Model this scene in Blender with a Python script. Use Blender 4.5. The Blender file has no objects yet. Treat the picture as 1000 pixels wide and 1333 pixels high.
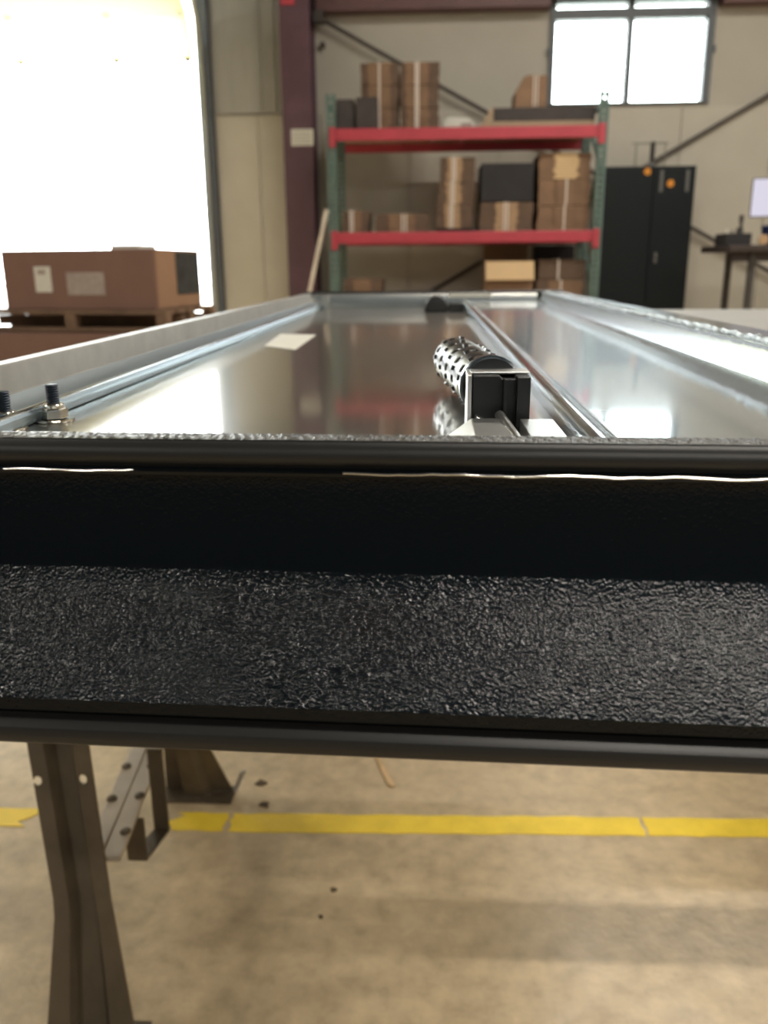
import bpy, bmesh, math, random
from mathutils import Vector, Matrix
random.seed(7)
C = bpy.context.scene.collection
SC = bpy.context.scene

# ------------------------------------------------------------------ camera
F = 1100.0
TH = math.atan(319 / F); PH = math.atan(59 * math.cos(TH) / F); RO = math.radians(.45)
fwd = Vector((-math.sin(PH) * math.cos(TH), math.cos(PH) * math.cos(TH), -math.sin(TH)))
rgt = Vector((math.cos(PH), math.sin(PH), 0)); upv = rgt.cross(fwd)
r2 = rgt * math.cos(RO) - upv * math.sin(RO)
u2 = upv * math.cos(RO) + rgt * math.sin(RO)
cam = bpy.data.cameras.new('camera'); co = bpy.data.objects.new('camera', cam); C.objects.link(co)
m = Matrix((r2, u2, -fwd)).transposed().to_4x4(); m.translation = Vector((0, 0, 1.0)); co.matrix_world = m
cam.sensor_fit = 'HORIZONTAL'; cam.sensor_width = 36; cam.lens = 36 * F / 1000
cam.clip_start = .01; cam.clip_end = 200
cam.dof.use_dof = True; cam.dof.focus_distance = .42; cam.dof.aperture_fstop = 14
SC.camera = co
# ------------------------------------------------------------------ world, exposure
W = bpy.data.worlds.new('world'); SC.world = W; W.use_nodes = True
bgn = W.node_tree.nodes['Background']
bgn.inputs['Color'].default_value = (.93, .98, 1.0, 1); bgn.inputs['Strength'].default_value = 12.0
vs = SC.view_settings
vs.view_transform = 'Standard'; vs.look = 'None'; vs.gamma = 1; vs.use_curve_mapping = False
vs.exposure = 0.0
LAMP_W = 56.0

# ------------------------------------------------------------------ materials
M = {}
def mat(name, col, rough=.6, metal=0., var=0., vscale=8., bump=0., bscale=60., bdist=.001, spec=.5, stretch=None,
        rvar=0., col2=None, coat=0.):
    mt = bpy.data.materials.new(name); mt.use_nodes = True; M[name] = mt
    nt = mt.node_tree; n = nt.nodes; L = nt.links
    b = n['Principled BSDF']
    b.inputs['Base Color'].default_value = (*col, 1); b.inputs['Roughness'].default_value = rough
    b.inputs['Metallic'].default_value = metal; b.inputs['Specular IOR Level'].default_value = spec
    b.inputs['Coat Weight'].default_value = coat
    tc = n.new('ShaderNodeTexCoord'); mp = n.new('ShaderNodeMapping')
    L.new(tc.outputs['Object'], mp.inputs['Vector'])
    if stretch: mp.inputs['Scale'].default_value = stretch
    if var or col2:
        nz = n.new('ShaderNodeTexNoise'); nz.inputs['Scale'].default_value = vscale
        nz.inputs['Detail'].default_value = 6; nz.inputs['Roughness'].default_value = .6
        L.new(mp.outputs['Vector'], nz.inputs['Vector'])
        rp = n.new('ShaderNodeValToRGB')
        rp.color_ramp.elements[0].position = .32; rp.color_ramp.elements[1].position = .68
        c2 = col2 or tuple(c * (1 - var) for c in col)
        rp.color_ramp.elements[0].color = (*c2, 1)
        rp.color_ramp.elements[1].color = (*(min(1, c * (1 + var * .6)) for c in col), 1)
        L.new(nz.outputs['Fac'], rp.inputs['Fac']); L.new(rp.outputs['Color'], b.inputs['Base Color'])
    if rvar:
        nr = n.new('ShaderNodeTexNoise'); nr.inputs['Scale'].default_value = 14; nr.inputs['Detail'].default_value = 5
        L.new(mp.outputs['Vector'], nr.inputs['Vector'])
        mr = n.new('ShaderNodeMapRange'); mr.inputs['To Min'].default_value = max(.02, rough - rvar)
        mr.inputs['To Max'].default_value = rough + rvar
        L.new(nr.outputs['Fac'], mr.inputs['Value']); L.new(mr.outputs['Result'], b.inputs['Roughness'])
    if bump:
        nb = n.new('ShaderNodeTexNoise'); nb.inputs['Scale'].default_value = bscale; nb.inputs['Detail'].default_value = 3
        L.new(mp.outputs['Vector'], nb.inputs['Vector'])
        bp = n.new('ShaderNodeBump'); bp.inputs['Strength'].default_value = bump; bp.inputs['Distance'].default_value = bdist
        L.new(nb.outputs['Fac'], bp.inputs['Height']); L.new(bp.outputs['Normal'], b.inputs['Normal'])
    return mt

mat('concrete', (.52, .405, .255), .34, var=.22, vscale=26, bump=.3, bscale=70, bdist=.003, rvar=.10, spec=.5)
mat('wall', (.53, .495, .42), .65, var=.05, vscale=2)
mat('wall_liner', (.57, .53, .445), .55, var=.05, vscale=3)
mat('insulation', (.42, .41, .37), .6, var=.10, vscale=2.5, bump=.3, bscale=5, bdist=.02, stretch=(3, 3, .4))
mat('ceiling', (.13, .14, .15), .7)
mat('wall_dark', (.045, .080, .115), .7)
mat('column_paint', (.125, .062, .08), .5, var=.15, vscale=6)
mat('girt_paint', (.16, .08, .08), .5, var=.15, vscale=6)
mat('black_coat', (.003, .0042, .0055), .10, spec=.52)
mat('black_coat_fine', (.003, .0045, .006), .16, spec=.30)
mat('black_satin', (.011, .011, .011), .42, bump=.15, bscale=700, bdist=.0003, spec=.5)
mat('black_rim', (.085, .085, .08), .38, var=.5, vscale=260)
mat('glint_metal', (.75, .74, .70), .16, 1.)
mat('black_smooth', (.012, .0125, .013), .38, bump=.25, bscale=900, bdist=.0003)
mat('steel_pan', (.74, .72, .68), .07, 1., var=.06, vscale=5, bump=.10, bscale=5, bdist=.0012, rvar=.02)
mat('steel_panel', (.66, .74, .80), .07, 1., var=.06, vscale=6, bump=.03, bscale=6, bdist=.001, rvar=.02)  # bluish base colour holds the sky reflected from the window
mat('steel_cool', (.50, .61, .70), .32, 1., bump=.04, bscale=30, bdist=.001, stretch=(1, .2, 1))  # blue of the reflected sky is put into the base colour
mat('alu_matte', (.36, .345, .315), .48, .9, var=.12, vscale=30)
mat('steel_bead', (.80, .84, .86), .14, 1.)
mat('steel_wall', (.62, .61, .57), .24, 1., var=.10, vscale=9, bump=.04, bscale=40, bdist=.001, stretch=(1, .2, 1))
mat('steel_bright', (.46, .50, .53), .20, 1., bump=.1, bscale=120, bdist=.0004)
mat('sealant', (.55, .60, .62), .22, .4, bump=.8, bscale=170, bdist=.004, var=.8, vscale=160)
mat('alu_brushed', (.78, .78, .76), .30, 1., bump=.2, bscale=500, bdist=.0002, stretch=(.05, 1, 1))
mat('nickel', (.62, .60, .54), .18, 1.)
mat('perforated_steel', (.13, .128, .122), .34, 1., var=.2, vscale=150)
mat('stud_dark', (.03, .04, .055), .35, .7)
mat('black_plastic', (.012, .013, .014), .35)
mat('rubber', (.010, .010, .011), .6)
mat('paper', (.74, .72, .64), .7, var=.06, vscale=60)
mat('paper_grey', (.42, .35, .31), .6, var=.15, vscale=40)
mat('beam_red', (.50, .055, .08), .42, var=.12, vscale=5)
mat('post_green', (.12, .185, .16), .5, var=.2, vscale=12)
mat('galvanised', (.42, .43, .43), .45, .8, var=.1)
mat('cardboard', (.27, .165, .10), .8, var=.16, vscale=9)
mat('cardboard_dark', (.155, .10, .068), .8, var=.18, vscale=9)
mat('cardboard_light', (.47, .315, .185), .8, var=.1, vscale=12)
mat('cardboard_pale', (.70, .50, .28), .8, var=.05)
mat('box_black', (.022, .020, .022), .7, var=.2)
mat('box_charcoal', (.06, .05, .048), .7, var=.2)
mat('strap_white', (.70, .62, .55), .5)
mat('board_wood', (.40, .30, .20), .7, var=.2, vscale=10, stretch=(.2, 1, 1))
mat('pallet_wood', (.20, .125, .08), .75, var=.3, vscale=8)
mat('lath_wood', (.72, .62, .50), .65, var=.15, vscale=8)
mat('crate_brown', (.23, .13, .098), .7, var=.08, vscale=4)
mat('crate_side', (.34, .20, .12), .75, var=.1, vscale=4)
mat('dark_label', (.045, .05, .05), .6, var=.5, vscale=14)
mat('cabinet', (.006, .010, .012), .45, var=.1, spec=.3)
mat('sticker_orange', (.85, .33, .03), .5, var=.25, vscale=40)
mat('vent_grey', (.16, .16, .15), .5)
mat('wire', (.33, .31, .27), .4, .7)
mat('rod_dark', (.10, .085, .075), .5, .3)
mat('bench_dark', (.055, .04, .036), .5, var=.2)
mat('bench_leg', (.06, .055, .05), .5)
mat('blue_plastic', (.012, .035, .16), .4)
mat('bench_grey', (.36, .355, .335), .6, var=.06)
mat('frame_grey', (.13, .145, .16), .45, var=.1)
mat('jamb', (.40, .46, .50), .4, .5)
mat('track_metal', (.5, .5, .46), .35, .8)
mat('sawhorse', (.132, .104, .070), .5, .45, var=.28, vscale=11)
mat('sawhorse_tan', (.47, .395, .30), .5, .0, var=.15, vscale=14)
mat('tape', (.86, .62, .05), .5, var=.12, vscale=16, bump=.2, bscale=60)
mat('wood_chip', (.62, .42, .22), .7, var=.2, vscale=60)
mat('debris', (.10, .07, .04), .9, var=.3, vscale=90)
mat('outside_ground', (.62, .62, .58), .8, var=.1)
mat('white_paint', (.75, .74, .70), .5)

def pebble(src, scale, dist):          # powder coat: small convex grains of uneven height
    nt = M[src].node_tree; n = nt.nodes; b = n['Principled BSDF']; L = nt.links
    tc = n.new('ShaderNodeTexCoord')
    vo = n.new('ShaderNodeTexVoronoi'); vo.feature = 'SMOOTH_F1'; vo.inputs['Scale'].default_value = scale; vo.inputs['Smoothness'].default_value = .5
    nz = n.new('ShaderNodeTexNoise'); nz.inputs['Scale'].default_value = scale * .45; nz.inputs['Detail'].default_value = 2
    L.new(tc.outputs['Object'], vo.inputs['Vector']); L.new(tc.outputs['Object'], nz.inputs['Vector'])
    m1 = n.new('ShaderNodeMath'); m1.operation = 'MULTIPLY'; m1.inputs[1].default_value = -1
    L.new(vo.outputs['Distance'], m1.inputs[0])
    m2 = n.new('ShaderNodeMath'); m2.operation = 'MULTIPLY_ADD'; m2.inputs[1].default_value = 1.6
    L.new(nz.outputs['Fac'], m2.inputs[0]); L.new(m1.outputs[0], m2.inputs[2])
    bp = n.new('ShaderNodeBump'); bp.inputs['Strength'].default_value = 1; bp.inputs['Distance'].default_value = dist
    L.new(m2.outputs[0], bp.inputs['Height']); L.new(bp.outputs['Normal'], b.inputs['Normal'])
pebble('black_coat', 1000, .00020); pebble('black_coat_fine', 1150, .00004)
def two_lobe(src, rough2, fac):
    mt = M[src]; nt = mt.node_tree; n = nt.nodes; b = n['Principled BSDF']
    g = n.new('ShaderNodeBsdfPrincipled'); g.inputs['Metallic'].default_value = 1; g.inputs['Roughness'].default_value = rough2
    g.inputs['Base Color'].default_value = b.inputs['Base Color'].default_value
    mx = n.new('ShaderNodeMixShader'); mx.inputs[0].default_value = fac
    nt.links.new(b.outputs[0], mx.inputs[1]); nt.links.new(g.outputs[0], mx.inputs[2])
    nt.links.new(mx.outputs[0], n['Material Output'].inputs['Surface'])
two_lobe('steel_pan', .30, .34); two_lobe('steel_panel', .34, .26)
def emis(name, col, s):
    mt = bpy.data.materials.new(name); mt.use_nodes = True; M[name] = mt
    b = mt.node_tree.nodes['Principled BSDF']
    b.inputs['Base Color'].default_value = (.02, .02, .02, 1)
    b.inputs['Emission Color'].default_value = (*col, 1); b.inputs['Emission Strength'].default_value = s
emis('screen', (.80, .76, .90), .85)
emis('diffuser', (1, .93, .78), 4)

def glass():
    mt = bpy.data.materials.new('glass'); mt.use_nodes = True; M['glass'] = mt
    nt = mt.node_tree; n = nt.nodes; n.remove(n['Principled BSDF'])
    t = n.new('ShaderNodeBsdfTransparent'); t.inputs['Color'].default_value = (.93, .96, .95, 1)
    g = n.new('ShaderNodeBsdfGlossy'); g.inputs['Roughness'].default_value = .02
    fr = n.new('ShaderNodeFresnel'); mx = n.new('ShaderNodeMixShader')
    nt.links.new(fr.outputs[0], mx.inputs[0]); nt.links.new(t.outputs[0], mx.inputs[1]); nt.links.new(g.outputs[0], mx.inputs[2])
    nt.links.new(mx.outputs[0], n['Material Output'].inputs['Surface'])
glass()
def translucent():
    mt = bpy.data.materials.new('door_skin'); mt.use_nodes = True; M['door_skin'] = mt
    nt = mt.node_tree; n = nt.nodes; n.remove(n['Principled BSDF'])
    d = n.new('ShaderNodeBsdfDiffuse'); d.inputs['Color'].default_value = (.85, .83, .70, 1)
    t = n.new('ShaderNodeBsdfTranslucent'); t.inputs['Color'].default_value = (.92, .88, .62, 1)
    mx = n.new('ShaderNodeMixShader'); mx.inputs[0].default_value = .72
    nt.links.new(d.outputs[0], mx.inputs[1]); nt.links.new(t.outputs[0], mx.inputs[2])
    nt.links.new(mx.outputs[0], n['Material Output'].inputs['Surface'])
translucent()

# ------------------------------------------------------------------ mesh helpers
class MB:
    def __init__(s): s.v = []; s.f = []
    def add(s, v, f):
        k = len(s.v); s.v += [tuple(p) for p in v]; s.f += [tuple(i + k for i in q) for q in f]; return s
    def box(s, x0, x1, y0, y1, z0, z1):
        v = [(x, y, z) for z in (z0, z1) for y in (y0, y1) for x in (x0, x1)]
        return s.add(v, [(0, 2, 3, 1), (4, 5, 7, 6), (0, 1, 5, 4), (2, 6, 7, 3), (0, 4, 6, 2), (1, 3, 7, 5)])
    def obox(s, c, a, b, d):           # centre and three half-axis vectors
        c, a, b, d = map(Vector, (c, a, b, d))
        v = [c + a * i + b * j + d * k for k in (-1, 1) for j in (-1, 1) for i in (-1, 1)]
        return s.add(v, [(0, 2, 3, 1), (4, 5, 7, 6), (0, 1, 5, 4), (2, 6, 7, 3), (0, 4, 6, 2), (1, 3, 7, 5)])
    def bar(s, p, q, w, h, up=(0, 0, 1)):
        p, q = Vector(p), Vector(q); d = q - p; u = Vector(up); a = d.cross(u).normalized(); b = a.cross(d).normalized()
        return s.obox((p + q) / 2, d / 2, a * w / 2, b * h / 2)
    def prism(s, pts, axis, a, b):     # closed polygon in the two other axes, extruded along axis
        n = len(pts); r = []
        for t in (a, b):
            for p in pts:
                r.append({'x': (t, p[0], p[1]), 'y': (p[0], t, p[1]), 'z': (p[0], p[1], t)}[axis])
        f = [tuple(range(n))[::-1], tuple(range(n, 2 * n))] + [(i, (i + 1) % n, n + (i + 1) % n, n + i) for i in range(n)]
        return s.add(r, f)
    def tube(s, pts, r, n=12, cap=True):
        pts = [Vector(p) for p in pts]; R = r if isinstance(r, (list, tuple)) else [r] * len(pts); v = []; f = []
        for i, p in enumerate(pts):
            d = (pts[min(i + 1, len(pts) - 1)] - pts[max(i - 1, 0)]).normalized()
            u = Vector((0, 0, 1)) if abs(d.z) < .9 else Vector((0, 1, 0))
            a = d.cross(u).normalized(); b = a.cross(d)
            for k in range(n):
                t = 2 * math.pi * k / n; v.append(p + (a * math.cos(t) + b * math.sin(t)) * R[i])
        for i in range(len(pts) - 1):
            for k in range(n):
                f.append((i * n + k, i * n + (k + 1) % n, (i + 1) * n + (k + 1) % n, (i + 1) * n + k))
        if cap: f += [tuple(range(n))[::-1], tuple(range(len(v) - n, len(v)))]
        return s.add(v, f)
    def lathe(s, c, prof, n=24, axis='z'):   # prof: (radius, height)
        v = []; f = []
        for r, h in prof:
            for k in range(n):
                t = 2 * math.pi * k / n; a, b = r * math.cos(t), r * math.sin(t)
                v.append({'z': (c[0] + a, c[1] + b, c[2] + h), 'y': (c[0] + a, c[1] + h, c[2] + b)}[axis])
        for i in range(len(prof) - 1):
            for k in range(n):
                f.append((i * n + k, i * n + (k + 1) % n, (i + 1) * n + (k + 1) % n, (i + 1) * n + k))
        f += [tuple(range(n))[::-1], tuple(range(len(v) - n, len(v)))]
        return s.add(v, f)
    def build(s, name, material, parent=None, bevel=0., smooth=False, seg=2):
        me = bpy.data.meshes.new(name); me.from_pydata(s.v, [], s.f)
        bm = bmesh.new(); bm.from_mesh(me); bmesh.ops.recalc_face_normals(bm, faces=bm.faces)
        if bevel:
            ed = [e for e in bm.edges if len(e.link_faces) == 2 and e.calc_face_angle(0) > .5]
            bmesh.ops.bevel(bm, geom=ed, offset=bevel, segments=seg, profile=.5, affect='EDGES', clamp_overlap=True)
        bm.to_mesh(me); bm.free()
        me.materials.append(M[material])
        if smooth:
            for p in me.polygons: p.use_smooth = True
            try: me.set_sharp_from_angle(angle=math.radians(40))
            except Exception: pass
        o = bpy.data.objects.new(name, me); C.objects.link(o)
        if parent: attach(o, parent)
        return o
def attach(o, parent):
    o.parent = parent
    bpy.context.view_layer.update()
    o.matrix_parent_inverse = parent.matrix_world.inverted()
def lab(o, label, cat, group=None):
    o['label'] = label; o['category'] = cat
    if group: o['group'] = group
    return o
def struct(o): o['kind'] = 'structure'; return o
def thing(name, loc, label, cat, group=None, rz=0):
    o = bpy.data.objects.new(name, None); C.objects.link(o); o.location = loc; o.rotation_euler.z = rz
    o.empty_display_size = .05
    bpy.context.view_layer.update()
    return lab(o, label, cat, group)
def copy_tree(o, parent=None, offset=(0, 0, 0)):
    c = o.copy(); C.objects.link(c)
    if parent: c.parent = parent
    else: c.location = Vector(o.location) + Vector(offset)
    for ch in list(o.children): copy_tree(ch, c)
    return c
B = lambda *a: MB().box(*a)

# ================================================================== SETTING
XL, XR, YB, YW, ZC = -8.0, 6.5, -7.0, 9.4, 5.6
struct(B(XL, XR, YB, YW, -.2, 0).build('floor', 'concrete'))
struct(B(XL, XR, YB, YW + .2, ZC, ZC + .15).build('ceiling', 'ceiling'))
struct(B(XL - .2, XL, YB, YW + .2, 0, ZC).build('wall_left', 'wall'))
struct(B(XR, XR + .2, YB, YW + .2, 0, ZC).build('wall_right', 'wall'))
struct(B(XL, XR, YB - .2, YB, 0, ZC).build('wall_rear', 'wall_dark'))
DX0, DX1, DZ = -5.9, -2.30, 3.95           # roll door opening
WX0, WX1, WZ0, WZ1 = 1.19, 2.785, 2.545, 3.475
w = MB()
w.box(XL, DX0, YW, YW + .2, 0, ZC).box(DX0, DX1, YW, YW + .2, DZ, ZC).box(DX1, WX0, YW, YW + .2, 0, ZC)
w.box(WX0, WX1, YW, YW + .2, 0, WZ0).box(WX0, WX1, YW, YW + .2, WZ1, ZC).box(WX1, XR, YW, YW + .2, 0, ZC)
wall = struct(w.build('wall_back', 'wall'))
# liner sheets: low cream panels left of the column, grey faced insulation above them, cream sheets on the right
for x0, x1, z0, z1, mt in [(-2.19, -1.75, .02, 2.50, 'wall_liner'), (-1.745, -1.40, .02, 2.50, 'wall_liner'),
                           (-2.19, -1.71, 2.52, 4.2, 'insulation'), (-1.70, -1.40, 2.52, 4.2, 'insulation')]:
    B(x0, x1, YW - .03, YW - .001, z0, z1).build('wall_panel', mt, wall, bevel=.008)
x = -1.1
while x < 6.3:
    x1 = min(x + .91, 6.4)
    B(x + .003, x1 - .003, YW - .02, YW - .001, .02, 2.52).build('wall_panel', 'wall_liner', wall, bevel=.006)
    x = x1
for xa in (-1.70, -1.55):                        # folds of the facing
    MB().tube([(xa, YW - .03, 2.53), (xa, YW - .03, 4.2)], .012, 8).build('seam', 'insulation', wall, smooth=True)

# girt with cut lower flange
g = B(-1.1, XR, 9.22, YW - .001, 3.475, 3.75).build('trim_1', 'girt_paint'); struct(g)
B(-1.1, WX0 - .02, 9.22, YW - .001, 3.40, 3.474).build('lower_flange', 'girt_paint', g)
B(WX1 + .02, XR, 9.22, YW - .001, 3.40, 3.474).build('lower_flange', 'girt_paint', g)
# steel column
col = thing('steel_column', (-1.27, 9.1, 0), 'dark plum painted steel column between the roll door and the pallet rack', 'column')
B(-1.425, -1.135, 8.95, 8.975, 0, ZC).build('front_flange', 'column_paint', col, bevel=.004)
B(-1.29, -1.27, 8.976, 9.33, 0, ZC).build('web', 'column_paint', col)
B(-1.425, -1.135, 9.331, 9.355, 0, ZC).build('rear_flange', 'column_paint', col)
B(-1.44, -1.12, 8.94, 9.36, 0, .02).build('base_plate', 'column_paint', col)
B(-1.40, -1.27, 8.935, 8.948, 3.385, 3.45).build('clip_plate', 'beam_red', col)
s = lab(B(-1.345, -1.125, 8.942, 8.948, 2.152, 2.303).build('notice', 'paper', bevel=.001),
        'small white paper notice fixed on the plum steel column', 'notice')
for k in range(4):
    B(-1.32, -1.15 - .02 * (k % 2), 8.9405, 8.942, 2.178 + k * .028, 2.184 + k * .028).build('text_line', 'paper_grey', s)
# window
win = MB().box(WX0, WX0 + .055, 9.36, 9.5, WZ0, WZ1).box(WX1 - .075, WX1, 9.36, 9.5, WZ0, WZ1)
win.box(WX0 + .055, WX1 - .075, 9.36, 9.5, WZ0, WZ0 + .02).box(WX0 + .055, WX1 - .075, 9.36, 9.5, 3.315, 3.405)
win.box(WX0 + .055, WX1 - .075, 9.36, 9.5, WZ1 - .015, WZ1)
wo = struct(win.build('window_1', 'frame_grey', bevel=.004))
B(1.945, 2.005, 9.37, 9.49, WZ0 + .021, WZ1 - .016).build('mullion', 'frame_grey', wo, bevel=.006)
for x0, x1 in ((WX0 + .056, 1.944), (2.006, WX1 - .076)):
    B(x0, x1, 9.43, 9.436, WZ0 + .021, 3.314).build('pane', 'glass', wo)
    B(x0, x1, 9.43, 9.436, 3.406, WZ1 - .016).build('pane', 'glass', wo)
for xx in (WX0 - .02, WX1 + .004):
    B(xx, xx + .016, 9.35, 9.379, 3.0, 3.06).build('latch', 'frame_grey', wo)
# sectional roll door in its curved track
dr = struct(MB().box(DX1 + .001, DX1 + .10, 9.30, 9.399, 0, DZ + .1).box(DX0 - .10, DX0 - .001, 9.30, 9.399, 0, DZ + .1)
            .box(DX0 - .1, DX1 + .1, 9.30, 9.399, DZ + .1, DZ + .2).build('door_1', 'frame_grey'))
B(DX1 - .055, DX1 - .002, 9.40, 9.60, 0, DZ).build('jamb', 'jamb', dr)
B(DX0 + .002, DX0 + .055, 9.40, 9.60, 0, DZ).build('jamb', 'jamb', dr)
def track(xc):
    pts = [(xc, 9.27, .05), (xc, 9.27, 2.95)]
    for k in range(1, 9):
        a = k / 8 * math.pi / 2; pts.append((xc, 9.27 - .75 * (1 - math.cos(a)), 2.95 + .75 * math.sin(a)))
    pts.append((xc, 5.2, 3.72))
    t = MB()
    for p, q in zip(pts, pts[1:]): t.bar(p, q, .06, .035, (1, 0, 0))
    return t
track(DX1 + .03).build('track', 'track_metal', dr); track(DX0 - .03).build('track', 'track_metal', dr)
pp = [(9.25, 3.00), (9.07, 3.36), (8.70, 3.62), (7.9, 3.70), (7.1, 3.70), (6.3, 3.70), (5.5, 3.70)]
for (ya, za), (yb, zb) in zip(pp, pp[1:]):
    d = Vector((0, yb - ya, zb - za)); p = Vector((0, ya, za)) + d * .01; q = Vector((0, yb, zb)) - d * .01
    pn = MB().bar((( DX0 + DX1) / 2, p.y, p.z), ((DX0 + DX1) / 2, q.y, q.z), DX1 - DX0 - .09, .03).build('door_panel', 'door_skin', dr)
    for xh in (DX1 - .10, -3.12, -4.1, -5.1):
        MB().bar((xh, p.y, p.z - .025), (xh, p.y + d.y * .12, p.z + d.z * .12 - .025), .06, .016).build('hinge', 'track_metal', pn)
# crossed rod bracing on the back wall
rodA = MB().tube([(-.75, 9.345, .30), (4.37, 9.345, 3.17)], .021, 10).build('brace_rod', 'rod_dark', smooth=True)
lab(rodA, 'dark diagonal bracing rod on back wall rising to the right', 'brace rod', 'crossed wall bracing rods')
rodB = MB().tube([(-1.10, 9.295, 3.366), (4.22, 9.295, .568)], .021, 10).build('brace_rod', 'rod_dark', smooth=True)
lab(rodB, 'dark diagonal bracing rod falling from column top towards the right desk', 'brace rod', 'crossed wall bracing rods')
B(-1.13, -1.03, 9.2, 9.32, 3.30, 3.40).build('end_plate', 'rod_dark', rodB)
MB().lathe((-1.06, 9.36, 3.13), [(.03, -.02), (.03, .02)], 10, 'y').build('anchor_bolt', 'rod_dark', rodB)
# outside ground
struct(B(-30, 30, YW + .6, 60, -.25, -.02).build('ground_outside', 'outside_ground'))
struct(B(DX0, DX1, YW, YW + .6, -.2, -.005).build('door_sill', 'concrete'))

# ceiling lamps, all out of view; rear rows added for glints on the lid
names = {(lx, ly): '%s lamp of the %s row' % (cn, rn) for lx, cn in ((-4.6, 'leftmost'), (1.1, 'second'), (2.6, 'third'), (4.9, 'rightmost'))
         for ly, rn in ((-6.3, 'rearmost'), (-4.5, 'second rear'), (1.4, 'middle'), (5.6, 'front'))}
for (lx, ly), nm in names.items():
    t = thing('ceiling_lamp', (lx, ly, 5.1), 'unseen white strip lamp under the ceiling, %s' % nm, 'lamp', 'ceiling strip lamps')
    hb = MB().prism([(ly - .18, 5.05), (ly - .10, 5.15), (ly + .10, 5.15), (ly + .18, 5.05)], 'x', lx - .62, lx + .62).build('housing', 'white_paint', t)
    B(lx - .58, lx + .58, ly - .08, ly + .08, 5.035, 5.049).build('diffuser', 'diffuser', t)
    for dx in (-.4, .4): MB().tube([(lx + dx, ly, 5.15), (lx + dx, ly, ZC - .001)], .004, 6).build('hanger', 'wire', t)
    ld = bpy.data.lights.new('lamp_light', 'AREA'); ld.shape = 'RECTANGLE'; ld.size = 1.12; ld.size_y = .08
    ld.energy = LAMP_W; ld.color = (1, .935, .84)
    lo = bpy.data.objects.new('lamp_light', ld); C.objects.link(lo); lo.location = (lx, ly, 5.03); attach(lo, t)

# ================================================================== LID ON SAWHORSES
lid = thing('metal_lid', (0, 1.19, .829), 'long upturned metal lid with mirror-like pan and black textured front end, on sawhorses', 'metal lid')
LX0, LX1, LY0, LY1 = -.300, .325, .30, 2.085
# black end cap profile (Y, z), closed
def cap_profile():
    p = [(.3130, .9400), (.3010, .9400), (.2985, .9391), (.2968, .9372), (.2962, .9345), (.2966, .9318), (.2984, .9302),
         (.2986, .9296), (.2966, .9290), (.2958, .9281), (.2962, .9268), (.3004, .9255), (.3002, .9200), (.2966, .9000), (.2957, .8945), (.2948, .8905), (.2936, .8870),
         (.2918, .8830), (.2890, .8778), (.2722, .8500), (.2706, .8468), (.2699, .8425), (.2712, .8408), (.2712, .8398),
         (.2680, .8394), (.2652, .8378), (.2642, .8350), (.2650, .8320), (.2675, .8300), (.2710, .8296), (.2740, .8310),
         (.2755, .8340), (.2755, .8450), (.2785, .8500), (.300, .8850), (.3030, .895), (.3030, .9340), (.3130, .9345)]
    return p
SK = lambda b_: [setattr(b_, 'v', [(x, y - .040 * (x + .015), z) for x, y, z in b_.v]), b_][1]   # the end cap stands slightly askew
cp = [(y, z - .0007 if z > .934 else z) for y, z in cap_profile()]
SK(MB().prism(cp[0:8] + [(.3030, .9296), (.3030, .9340), (.3130, .9338)], 'x', LX0, LX1)).build('rolled_rim', 'black_satin', lid, smooth=True)
iu = cp.index((.2948, .8905)); il = cp.index((.2706, .8468)); ie = cp.index((.2712, .8408))
SK(MB().prism([(.3030, .9295)] + cp[7:iu + 1] + [(.3030, .8905)], 'x', LX0, LX1)).build('upper_face', 'black_coat_fine', lid, smooth=True)
SK(MB().prism([(.3030, .8904)] + cp[iu:il + 1] + [(.2775, .8468), (.2785, .8500), (.2990, .8830)], 'x', LX0, LX1)).build('sloped_face', 'black_coat', lid, smooth=True)
SK(MB().prism([(.2775, .8467)] + cp[il:ie + 1] + [(.2775, .8408)], 'x', LX0, LX1)).build('drip_edge', 'black_coat_fine', lid, smooth=True)
SK(MB().prism(cp[ie + 1:ie + 9] + [(.2755, .8340), (.2755, .8398)], 'x', LX0, LX1)).build('lower_roll', 'black_satin', lid, smooth=True)
st_ = MB(); nx, ny = 900, 6; v = []; f = []
for j in range(ny + 1):
    for i in range(nx + 1):
        e = 0 if j in (0, ny) else 1
        xx = LX0 + (LX1 - LX0) * i / nx
        v.append((xx, .3006 + .0122 * j / ny, .9394 + e * (.00030 * random.random() + .00035 * max(0, math.sin(xx * 1500 + j * 1.3 + 2 * math.sin(xx * 190))))))
for j in range(ny):
    for i in range(nx): k = j * (nx + 1) + i; f.append((k, k + 1, k + nx + 2, k + nx + 1))
SK(st_.add(v, f)).build('rim_strip', 'black_rim', lid)
for xa, xb, rb in ((-.158, -.108, .00028), (-.030, LX1, .0005)):  # pale tubes draw the lamp highlight along the lip
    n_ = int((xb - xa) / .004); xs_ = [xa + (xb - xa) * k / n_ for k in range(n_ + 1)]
    SK(MB().tube([(x, .2955 + random.uniform(-.0001, .0001), .9284 + random.uniform(-.0002, .0002) + .0003 * math.sin(x * 160)) for x in xs_], rb, 8)).build('lip_glint', 'glint_metal', lid, smooth=True)
# pan sheet
PZ = .904
MB().prism([(-.2605, .327), (.100, .311), (.100, LY1 - .004), (-.2605, LY1 - .004)], 'z', PZ - .002, PZ).build('pan', 'steel_pan', lid)
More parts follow.
